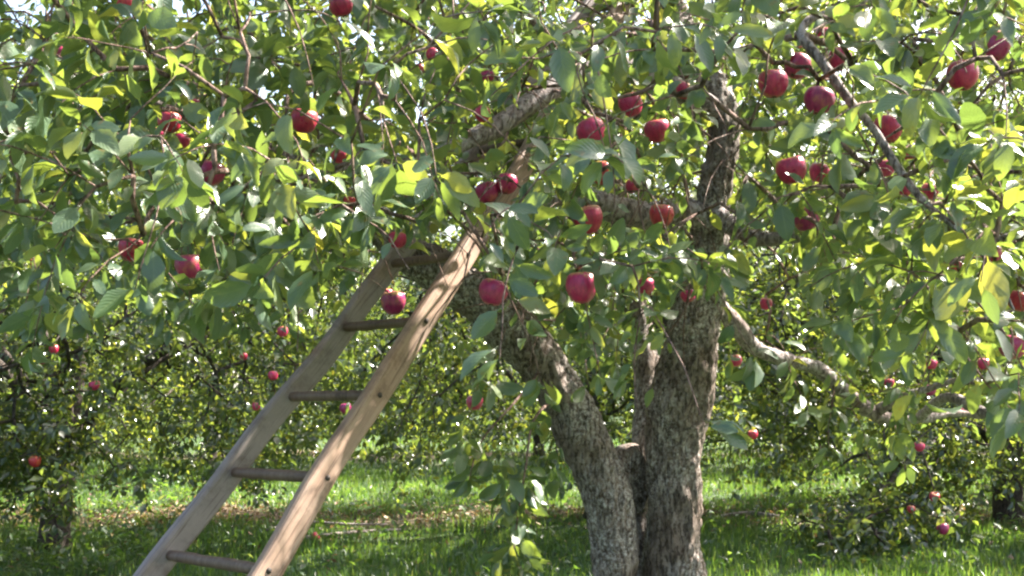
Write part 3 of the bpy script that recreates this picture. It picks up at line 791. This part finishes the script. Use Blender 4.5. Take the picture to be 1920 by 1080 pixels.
for i in picked:
    one = {k: v[i:i + 1].copy() for k, v in A.items()}
    base = one['P'][0].copy(); one['P'] = np.zeros((1, 3))
    lo = link('leaf', leaf_mesh('leaf', one, T_HI), M_LEAF, tree, base - np.array([0.5, 4.2, 0]))
fo = into_tree(link('foliage', leaf_mesh('foliage', sub(A, ~mask), T_HI), M_LEAF)); fo['kind'] = 'stuff'

# ------------------------------------------------------------------ apples
def apple_mesh(seed, squash, shoulder):
    r = np.random.default_rng(seed)
    prof = [(0.0, 0.30), (0.07, 0.33), (0.14, 0.405), (0.24, 0.445), (0.35, 0.43), (0.44, 0.35), (0.49, 0.22), (0.502, 0.08), (0.485, -0.06), (0.44, -0.2), (0.37, -0.32), (0.28, -0.405), (0.19, -0.44), (0.11, -0.435), (0.05, -0.40), (0.0, -0.385)]
    n = 26
    P = np.array(prof[1:-1]); k = len(P)
    a = np.linspace(0, 2 * math.pi, n, endpoint=False)
    t = np.linspace(0, 1, k)
    lob = 1 + 0.035 * np.cos(5 * a[None] + 1) * (t[:, None] ** 2) + 0.02 * np.cos(a[None] + r.uniform(0, 6)) + 0.015 * np.cos(2 * a[None] + r.uniform(0, 6))
    rr = P[:, :1] * lob * np.where(t[:, None] > .5, 1 - shoulder * (t[:, None] - .5), 1)
    z = P[:, 1:2] * squash + 0.02 * np.cos(a[None] + r.uniform(0, 6)) * (1 - t[:, None])
    V = np.stack([rr * np.cos(a), rr * np.sin(a), np.broadcast_to(z, rr.shape)], -1).reshape(-1, 3)
    V = np.vstack([V, [[0, 0, prof[0][1] * squash]], [[0, 0, prof[-1][1] * squash]]])
    idx = np.arange(k * n).reshape(k, n); nx = np.roll(idx, -1, 1)
    q = np.stack([idx[:-1], idx[1:], nx[1:], nx[:-1]], -1).reshape(-1, 4)
    t1 = np.stack([idx[0], nx[0], np.full(n, k * n)], -1); t2 = np.stack([nx[-1], idx[-1], np.full(n, k * n + 1)], -1)
    return mesh_from('apple', V, [q, np.vstack([t1, t2])])
apple_meshes = [apple_mesh(s, sq, sh) for s, sq, sh in ((1, 0.98, 0.25), (2, 0.92, 0.12), (3, 1.06, 0.45), (4, 0.95, 0.3))]
tb = Tubes(); tb.add(np.array([[0, 0, 0.28], [0.012, 0, 0.4], [0.03, 0.01, 0.55], [0.06, 0.02, 0.72]]), [0.022, 0.018, 0.018, 0.026], 6)
stem_o = tb.build('stem', M_STEM); stem_me = stem_o.data; bpy.data.objects.remove(stem_o)
tb = Tubes()
for k in range(5):
    a = k * 2 * math.pi / 5
    tb.add(np.array([[0.03 * math.cos(a), 0.03 * math.sin(a), -0.38], [0.06 * math.cos(a), 0.06 * math.sin(a), -0.42], [0.075 * math.cos(a + .3), 0.075 * math.sin(a + .3), -0.455]]), [0.025, 0.02, 0.006], 5)
cal_o = tb.build('calyx', M_STEM); cal_me = cal_o.data; bpy.data.objects.remove(cal_o)

def place_apple(c, dia, lab, group, tilt=0.15, flat=False):
    o = link('apple', random.choice(apple_meshes), M_APPLE, None, c)
    o.scale = (dia, dia, dia)
    o.rotation_euler = (random.gauss(0, tilt), random.gauss(0, tilt), random.uniform(0, 6.28)) if not flat else (1.4, 0.4, 2.0)
    tag(o, lab, 'apple', group)
    link('stem', stem_me, M_STEM, o); link('calyx', cal_me, M_STEM, o)
    return o
for (ax, ay, ad, Y, c, dia, lab) in apple_info:
    place_apple(c, dia, lab, 'apples on the old tree' if Y < 5.2 else 'apples on the trees behind')
gy = 1.6 * F_PX / (1012 - HORIZON)
gp = at(590, 1010, gy); gp[2] = ground_z(gp[0], gp[1]) + 0.04
place_apple(gp, 0.078, 'fallen red apple lying on the bare strip right of the ladder', 'fallen apples', flat=True)

# ------------------------------------------------------------------ ladder
La, Lb = np.array([-0.991, 3.2, 1.007]), np.array([0.48, 0.475, 0.737])
Ra, Rb = np.array([-0.639, 2.877, 1.028]), np.array([0.405, 0.552, 0.729])
Lb, Rb = unit(Lb), unit(Rb)
lad_base = (La - Lb * La[2] / Lb[2] + Ra - Rb * Ra[2] / Rb[2]) / 2
ladder = empty('ladder', lad_base)
tag(ladder, 'weathered wooden picking ladder leaning into the apple tree', 'ladder')
def box_beam(name, p0, p1, wdir, width, thick, mat, parent, segs=26, wob=0.002, seed=0, bev=0.18):
    """beam along local Z with rounded corners; its own origin at p0"""
    p0 = np.asarray(p0); p1 = np.asarray(p1); ax = unit(p1 - p0); L = np.linalg.norm(p1 - p0)
    w = unit(wdir - ax * np.dot(wdir, ax)); t = np.cross(ax, w)
    hw, ht = width / 2, thick / 2; b = thick * bev
    prof = [(-hw + b, -ht), (hw - b, -ht), (hw - b * .3, -ht + b * .3), (hw, -ht + b), (hw, ht - b), (hw - b * .3, ht - b * .3), (hw - b, ht), (-hw + b, ht), (-hw + b * .3, ht - b * .3), (-hw, ht - b), (-hw, -ht + b), (-hw + b * .3, -ht + b * .3)]
    V = []
    for i in range(segs + 1):
        z = L * i / segs
        dx = wob * noise.noise(Vector((z * 2.5, seed, 0))) * 2; dy = wob * noise.noise(Vector((z * 2.5, seed, 5))) * 2
        s = 1 + 0.05 * noise.noise(Vector((z * 4, seed, 9)))
        for a, c in prof:
            V.append(((a * s + dx), (c * s + dy), z))
    V = np.array(V); n = len(prof)
    idx = np.arange((segs + 1) * n).reshape(segs + 1, n); nx = np.roll(idx, -1, 1)
    q = np.stack([idx[:-1], nx[:-1], nx[1:], idx[1:]], -1).reshape(-1, 4)
    caps = np.stack([idx[0][::-1], idx[-1]], 0)
    me = mesh_from(name, V, [q, caps], smooth=False)
    o = link(name, me, mat, parent)
    from mathutils import Matrix
    M = Matrix([[w[0], t[0], ax[0], p0[0]], [w[1], t[1], ax[1], p0[1]], [w[2], t[2], ax[2], p0[2]], [0, 0, 0, 1]])
    pl = parent.location if parent.parent is None else None
    o.matrix_local = Matrix.Translation(-parent.location) @ M
    return o, M
mid_dir = unit(Lb + Rb); rung_dir = unit(Ra - La)
wdir = np.cross(rung_dir, mid_dir)
s0L, s0R = -La[2] / Lb[2] - 0.02, -Ra[2] / Rb[2] - 0.02
railL, ML = box_beam('rail', La + Lb * s0L, La + Lb * 3.12, wdir, 0.080, 0.036, M_WOOD_SHADE, ladder, 60, 0.007, 3, 0.3)
railR, MR = box_beam('rail', Ra + Rb * s0R, Ra + Rb * 3.12, wdir, 0.080, 0.036, M_WOOD, ladder, 60, 0.007, 8, 0.3)
railL['label'] = 'greyish far rail in shade'; railR['label'] = 'tan near rail with dark bolt ends and sun patches'
for k in range(-4, 11):
    s = 0.3 * k
    a, b = La + Lb * s, Ra + Rb * s
    if min(a[2], b[2]) < 0.08: continue
    dirr = unit(b - a)
    t = Tubes()
    m_ = 12
    u = np.linspace(0, 1, m_)
    P = (a + dirr * 0.0)[None] * (1 - u[:, None]) + b[None] * u[:, None]
    P = P + rng.normal(0, 0.0006, P.shape)
    rr = 0.0165 * (1 - 0.14 * (np.abs(u - 0.5) * 2) ** 3) * (1 + 0.03 * rng.normal(0, 1, m_))
    t.add(P, rr, 12)
    o = t.build('rung', M_RUNG, ladder); o.location = -Vector(lad_base)
    tb = Tubes(); tb.add(np.array([b + dirr * 0.0150, b + dirr * 0.0195]), [0.0085, 0.008], 12)
    bo = tb.build('bolt', M_IRON, railR); bo.matrix_local = MR.inverted()

# ------------------------------------------------------------------ trees behind
def bg_tree(seed, H=4.4, rx=2.5, ry=2.4, zlow=0.75, n_cl=2050, leaf=0.073, trunk_r=0.125, trunk_h=1.0, extra=None, per=22, boughs=()):
    """returns dict of local geometry (origin at the trunk's foot)"""
    r = np.random.default_rng(seed)
    sk = []
    tr = Tubes()
    top = np.array([r.normal(0, .1), r.normal(0, .1), trunk_h])
    pts = catmull(np.array([[0, 0, -0.1, trunk_r * 1.5], [0.01, 0, 0.12, trunk_r * 1.08], [top[0] * .5, top[1] * .5, trunk_h * .55, trunk_r], [*top, trunk_r * .92]]), 6)
    tr.add(pts[:, :3], pts[:, 3], 18, bark_disp(0.012, seed=seed))
    sk.append(pts[:, :3])
    lb = Tubes()
    nl = 6
    for k in range(nl):
        a = k * 2 * math.pi / nl + r.normal(0, .25)
        out = np.array([math.cos(a) * rx, math.sin(a) * ry, 0])
        rise = r.uniform(0.9, 2.3)
        c = np.array([[*(top - [0, 0, .15]), trunk_r * .6], [*(top + out * .25 + [0, 0, rise * .4]), trunk_r * .42], [*(top + out * .55 + [r.normal(0, .1), r.normal(0, .1), rise * .75]), trunk_r * .26], [*(top + out * .8 + [0, 0, rise]), trunk_r * .1]])
        c = catmull(c, 6); lb.add(c[:, :3], c[:, 3], 8); sk.append(c[:, :3])
    c = catmull(np.array([[*(top - [0, 0, .1]), trunk_r * .7], [top[0] + .1, top[1], trunk_h + .9, trunk_r * .4], [top[0] - .1, .1, H * .72, trunk_r * .2], [0, 0, H * .92, trunk_r * .08]]), 6)
    lb.add(c[:, :3], c[:, 3], 8); sk.append(c[:, :3])
    for bgh in boughs:
        cb = catmull(np.array(bgh), 7); lb.add(cb[:, :3], cb[:, 3], 7); sk.append(cb[:, :3])
    T = []
    zlow -= 0.15
    while len(T) < n_cl:
        q = r.normal(0, 1, 3); q /= np.linalg.norm(q)
        rad = r.uniform(0.35, 1.0) ** 0.55
        P = q * rad
        zc = zlow + (H - zlow) * 0.42
        if P[2] < 0: P[:2] *= (1 - 0.30 * P[2] ** 2) / max(0.35, math.sqrt(max(0.0, 1 - min(1.0, (P[2] / rad) ** 2))))
        if np.hypot(P[0], P[1]) > 1.05: continue
        p = np.array([P[0] * rx, P[1] * ry, zc + P[2] * ((H - zc) if P[2] > 0 else (zc - zlow) * 1.05)])
        a = math.atan2(P[1], P[0])
        lump = 1 + 0.13 * math.sin(3 * a + seed) + 0.1 * math.sin(5 * a + 2 * seed) + 0.12 * math.sin(4 * p[2] + seed + 2 * a)
        p[:2] *= lump
        if p[2] < zlow + 0.12 * math.sin(4 * a + seed): continue
        if p[2] > 2.6 and r.uniform() < 0.12: continue
        T.append(p)
    if extra is not None: T += list(extra)
    T = np.array(T)
    arr, lines, load, n0 = grow(np.vstack(sk), None, T, r, spacing=0.22)
    tw = Tubes(); lv = Leaves()
    for ti, ids in lines:
        pts = arr[ids]
        rr = np.clip(0.0021 * np.sqrt(np.minimum(load[ids], 70)), 0.0022, 0.016)
        tw.add(pts[::2] if len(pts) % 2 else np.vstack([pts[::2], pts[-1:]]), rr[::2] if len(pts) % 2 else np.append(rr[::2], rr[-1]), 3, cap=False)
        ext = unit(pts[-1] - pts[-2] + np.array([0, 0, -0.3]) + r.normal(0, .4, 3))
        e = np.array([pts[-1], pts[-1] + ext * 0.10, pts[-1] + ext * 0.2 + [0, 0, -.03]])
        full = np.vstack([pts[max(0, len(pts) - 3):], e[1:]])
        twig_leaves(lv, full, per, leaf * r.uniform(.85, 1.1), r, True, 0.07 if r.uniform() < 0.3 else 0.0, stalk=False)
    A = lv.arrays()
    return dict(trunk=tr, limbs=lb, twigs=tw, A=A)

def make_bg(seed, loc, label, group=None, cull=True, rot=0.0, **kw):
    g = bg_tree(seed, **kw)
    root = empty('apple_tree', loc)
    root.rotation_euler = (0, 0, rot)
    tag(root, label, 'apple tree', group)
    A = g['A']
    if cull:
        B = dict(A); cr, sr = math.cos(rot), math.sin(rot)
        R = np.array([[cr, -sr, 0], [sr, cr, 0], [0, 0, 1]])
        B['P'] = A['P'] @ R.T + np.asarray(loc); B['D'] = A['D'] @ R.T
        Cc = B['P']; X, Yp, d = project(Cc)
        keep = np.ones(len(X), bool)
        for (ax, ay, ad, Y, c, dia, lab) in apple_info:
            if Y < 5.2: continue
            keep &= ~((np.hypot(X - ax, Yp - ay) < ad * 0.40) & (d < Y + 0.05) & (d > 0) & (np.random.default_rng(int(ax)).uniform(0, 1, len(X)) < 0.42))
        A = sub(A, keep)
    A['N'] = np.where((np.abs(np.sum(unit(A['D']) * A['N'], 1)) > 0.95)[:, None], np.array([[0.3, 0.8, 0.3]]), A['N'])
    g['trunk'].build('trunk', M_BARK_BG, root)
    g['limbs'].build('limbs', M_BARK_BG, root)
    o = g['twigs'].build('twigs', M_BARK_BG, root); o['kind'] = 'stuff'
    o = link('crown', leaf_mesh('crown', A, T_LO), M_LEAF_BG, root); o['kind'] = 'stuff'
    return root

def copy_tree(src, loc, rot, scale, label, group):
    r = src.copy(); col.objects.link(r)
    r.location = loc; r.rotation_euler = (0, 0, rot); r.scale = (scale, scale, scale)
    tag(r, label, 'apple tree', group)
    for ch in list(src.children):
        c = ch.copy(); col.objects.link(c); c.parent = r
    return r

def gxy(px, Y): return ((px - 960) / F_PX * Y, Y, float(ground_z((px - 960) / F_PX * Y, Y)))
low_right = []
rr = np.random.default_rng(77)
dloc = np.array(gxy(1880, 10.4))
bough_ctrl = [(1872, 850, 10.3, .05), (1830, 800, 9.8, .042), (1770, 815, 9.3, .034), (1700, 870, 8.9, .026), (1620, 950, 8.6, .018), (1540, 1000, 8.4, .009)]
bough = [(*(at(a, b, Y) - dloc), r_) for a, b, Y, r_ in bough_ctrl]
for k in range(190):      # a bough of the right tree that hangs down to the grass
    t_ = rr.uniform(0.25, 1.0) * (len(bough_ctrl) - 1); i_ = min(int(t_), len(bough_ctrl) - 2); f_ = t_ - i_
    a_, b_ = np.array(bough_ctrl[i_]), np.array(bough_ctrl[i_ + 1]); m_ = a_ * (1 - f_) + b_ * f_
    py = m_[1] + rr.uniform(-35, 115)
    low_right.append(at(m_[0] + rr.normal(0, 45), min(py, 1050), m_[2] + rr.normal(0, .3)) - dloc)
low_left = []
aloc = np.array(gxy(110, 9.1))
for k in range(90):
    low_left.append(at(rr.uniform(-80, 120), rr.uniform(760, 900), rr.uniform(7.4, 8.6)) - aloc)
def fruit_tips(x0, x1, loc):
    return [c + np.array([0.0, 0.01, dia * 0.75]) - loc for (ax, ay, ad, Y, c, dia, lab) in apple_info if Y > 5.2 and x0 <= ax < x1]
eloc = np.array(gxy(1120, 10.2))
low_left += fruit_tips(-100, 560, aloc); low_right += fruit_tips(1600, 2000, dloc)
low_mid = fruit_tips(560, 1600, eloc)
tA = make_bg(21, tuple(aloc), 'apple tree with dark trunk at far left behind the ladder', 'trees in the row behind', extra=low_left, trunk_r=0.115, H=4.6, zlow=0.55)
tE = make_bg(22, gxy(1120, 10.2), 'apple tree hidden behind the forked trunk of the old tree', 'trees in the row behind', H=4.8, zlow=0.6, rx=2.5, n_cl=2000, extra=low_mid)
tD = make_bg(23, tuple(dloc), 'apple tree at far right whose low bough hangs to the grass', 'trees in the row behind', extra=low_right, boughs=[bough], trunk_r=0.13, H=4.7, zlow=0.55)
tB = make_bg(24, gxy(395, 15.2), 'slender trunked apple tree seen under the left crown, beside the ladder', 'trees in the far rows', cull=False, trunk_r=0.085, H=4.6, n_cl=1800, zlow=0.3, rx=2.6)
far = 'apple tree in the far rows, merging into the green behind'
k = 0
srcs = [tB, tE]
for (x, y) in [(-8.3, 9.4), (9.2, 10.2), (0.4, 16.3), (4.2, 16.1), (-7.4, 15.9), (8.1, 16.4), (-11.4, 16.0), (12.2, 16.2),
               (-11, 22.5), (-6.6, 22.8), (-2.2, 22.4), (2.4, 22.9), (6.8, 22.5), (11.2, 22.7), (-9, 29), (-4.4, 29.2), (0.2, 29), (4.8, 29.3), (9.4, 29), (-13.6, 29.1), (14, 29.2)]:
    lab = far if y > 12 else ('unseen apple tree beyond the left edge of the picture, added for its shade' if x < 0 else 'unseen apple tree beyond the right edge of the picture, added for its shade')  # the two nearer trees are out of view, added to cast shade
    copy_tree(tE if y < 12 else tB, (x, y, float(ground_z(x, y))), k * 1.7 + 0.4, 0.95 + 0.12 * math.sin(k * 2.3), lab, 'trees in the far rows')
    k += 1

# ------------------------------------------------------------------ grass, litter, sticks
def grass_batch(n, ylo, yhi, xk, hmin, hmax, wmin, wmax, r):
    y = ylo + (yhi - ylo) * r.uniform(0, 1, n) ** 1.25
    x = r.uniform(-1, 1, n) * (xk * y + 0.8)
    clump = 0.5 + 0.5 * np.sin(x * 3.1 + 1.3 * np.sin(y * 2.3)) * np.sin(y * 3.7 + 1.1 * np.sin(x * 1.9))
    keep = r.uniform(0, 1, n) > 0.92 * bareness(x, y)
    x, y, clump = x[keep], y[keep], clump[keep]; n = len(x)
    h = (hmin + (hmax - hmin) * r.beta(2, 3, n)) * (0.55 + 0.9 * clump)
    w = r.uniform(wmin, wmax, n)
    az = r.uniform(0, 2 * math.pi, n)
    side = np.stack([np.cos(az), np.sin(az), np.zeros(n)], -1)
    la = r.uniform(0, 2 * math.pi, n); lean = np.abs(r.normal(0, 0.4, n))
    ln = np.stack([np.cos(la), np.sin(la), np.zeros(n)], -1)
    B = np.stack([x, y, ground_z(x, y) - 0.01], -1)
    up = np.array([0, 0, 1.0])
    m = B + ln * (lean * 0.35 * h)[:, None] + up * (0.58 * h)[:, None]
    t = B + ln * (lean * 1.0 * h)[:, None] + up * (h * (1 - 0.25 * np.minimum(lean, 1.5)))[:, None]
    V = np.stack([B - side * w[:, None] / 2, B + side * w[:, None] / 2, m + side * w[:, None] * .4, m - side * w[:, None] * .4, t], 1)
    tone = np.clip(r.beta(2, 3, n), 0, 1)
    return V, tone
gr = np.random.default_rng(3)
parts_ = [grass_batch(100000, 6.6, 14.0, 0.52, 0.04, 0.155, 0.006, 0.011, gr), grass_batch(30000, 13.5, 24.0, 0.52, 0.05, 0.15, 0.012, 0.022, gr), grass_batch(16000, 1.0, 6.8, 0.8, 0.04, 0.13, 0.005, 0.009, gr)]
V = np.concatenate([p[0] for p in parts_]); tone = np.concatenate([p[1] for p in parts_])
n = len(V); off = (np.arange(n) * 5)[:, None]
qd = np.array([[0, 1, 2, 3]]) + off; td = np.array([[3, 2, 4]]) + off
g = link('grass', mesh_from('grass', V.reshape(-1, 3), [qd, td], attrs={'tone': np.repeat(tone, 5)}), M_GRASS)
tag(g, 'rough green orchard grass in bands of sun and shade', 'grass', kind='stuff')

# broad-leaved weeds between the grass
wl = Leaves()
n = 2600
y = gr.uniform(7.4, 12.5, n); x = gr.uniform(-0.52, 0.52, n) * y
x = np.where(gr.uniform(0, 1, n) < 0.4, -3.6 + gr.normal(0, .5, n), x)
az = gr.uniform(0, 6.28, n)
D = unit(np.stack([np.cos(az), np.sin(az), gr.uniform(0.2, 1.4, n)], -1))
wl.add(P=np.stack([x, y, ground_z(x, y) + gr.uniform(0.0, 0.12, n)], -1), D=D, N=np.tile([0, 0.1, 1.0], (n, 1)) + gr.normal(0, .3, (n, 3)), L=gr.uniform(.05, .12, n), W=gr.uniform(.025, .05, n), curl=gr.uniform(.2, 1.4, n), fold=gr.uniform(.1, .5, n), tone=gr.beta(2, 3, n))
w = link('weeds', leaf_mesh('weeds', wl.arrays(), T_LO), M_GRASS); tag(w, 'low broad leaved weeds scattered through the grass', 'weeds', kind='stuff')
ll = Leaves()
n = 6000
x = gr.uniform(-6.5, 6.5, n); y = np.where(gr.uniform(0, 1, n) < 0.75, 10.55 + gr.normal(0, .38, n), gr.uniform(7, 13, n))
az = gr.uniform(0, 6.28, n)
ll.add(P=np.stack([x, y, ground_z(x, y) + gr.uniform(0.005, 0.05, n)], -1), D=unit(np.stack([np.cos(az), np.sin(az), gr.normal(0, .3, n)], -1)), N=np.tile([0, 0, 1.0], (n, 1)) + gr.normal(0, .35, (n, 3)), L=gr.uniform(.04, .08, n), W=gr.uniform(.02, .045, n), curl=gr.normal(0, 1, n), fold=gr.uniform(0, .8, n), tone=gr.uniform(0, 1, n))
w = link('fallen_leaves', leaf_mesh('fallen_leaves', ll.arrays(), T_LO), M_LITTER); tag(w, 'brown fallen leaves littering the bare strip under the trees', 'fallen leaves', kind='stuff')

def stick(ctrl, lab):
    P = np.array([[*at(px, py, 1.6 * F_PX / (py - HORIZON))[:2], 0, r_] for px, py, r_ in ctrl])
    P[:, 2] = ground_z(P[:, 0], P[:, 1]) + 0.03 + P[:, 3]
    c = catmull(P, 5); t = Tubes(); t.add(c[:, :3], c[:, 3], 7)
    o = t.build('fallen_branch', M_LIMB)
    tag(o, lab, 'branch', 'fallen branches')
stick([(560, 1014, .012), (620, 1008, .016), (690, 998, .014), (760, 992, .009)], 'pale fallen branch lying on the bare strip beside the fallen apple')
stick([(500, 1000, .01), (560, 985, .014), (650, 985, .012), (740, 982, .006)], 'thin brown fallen branch behind the pale one, right of the ladder')
stick([(340, 1044, .006), (390, 1042, .008), (440, 1043, .005)], 'short pinkish stick in the grass left of the ladder')
stick([(1330, 972, .012), (1400, 966, .02), (1460, 972, .012)], 'dark fallen branch on the bare strip right of the forked trunk')
print('leaves main', len(A['L']), 'picked', len(picked))
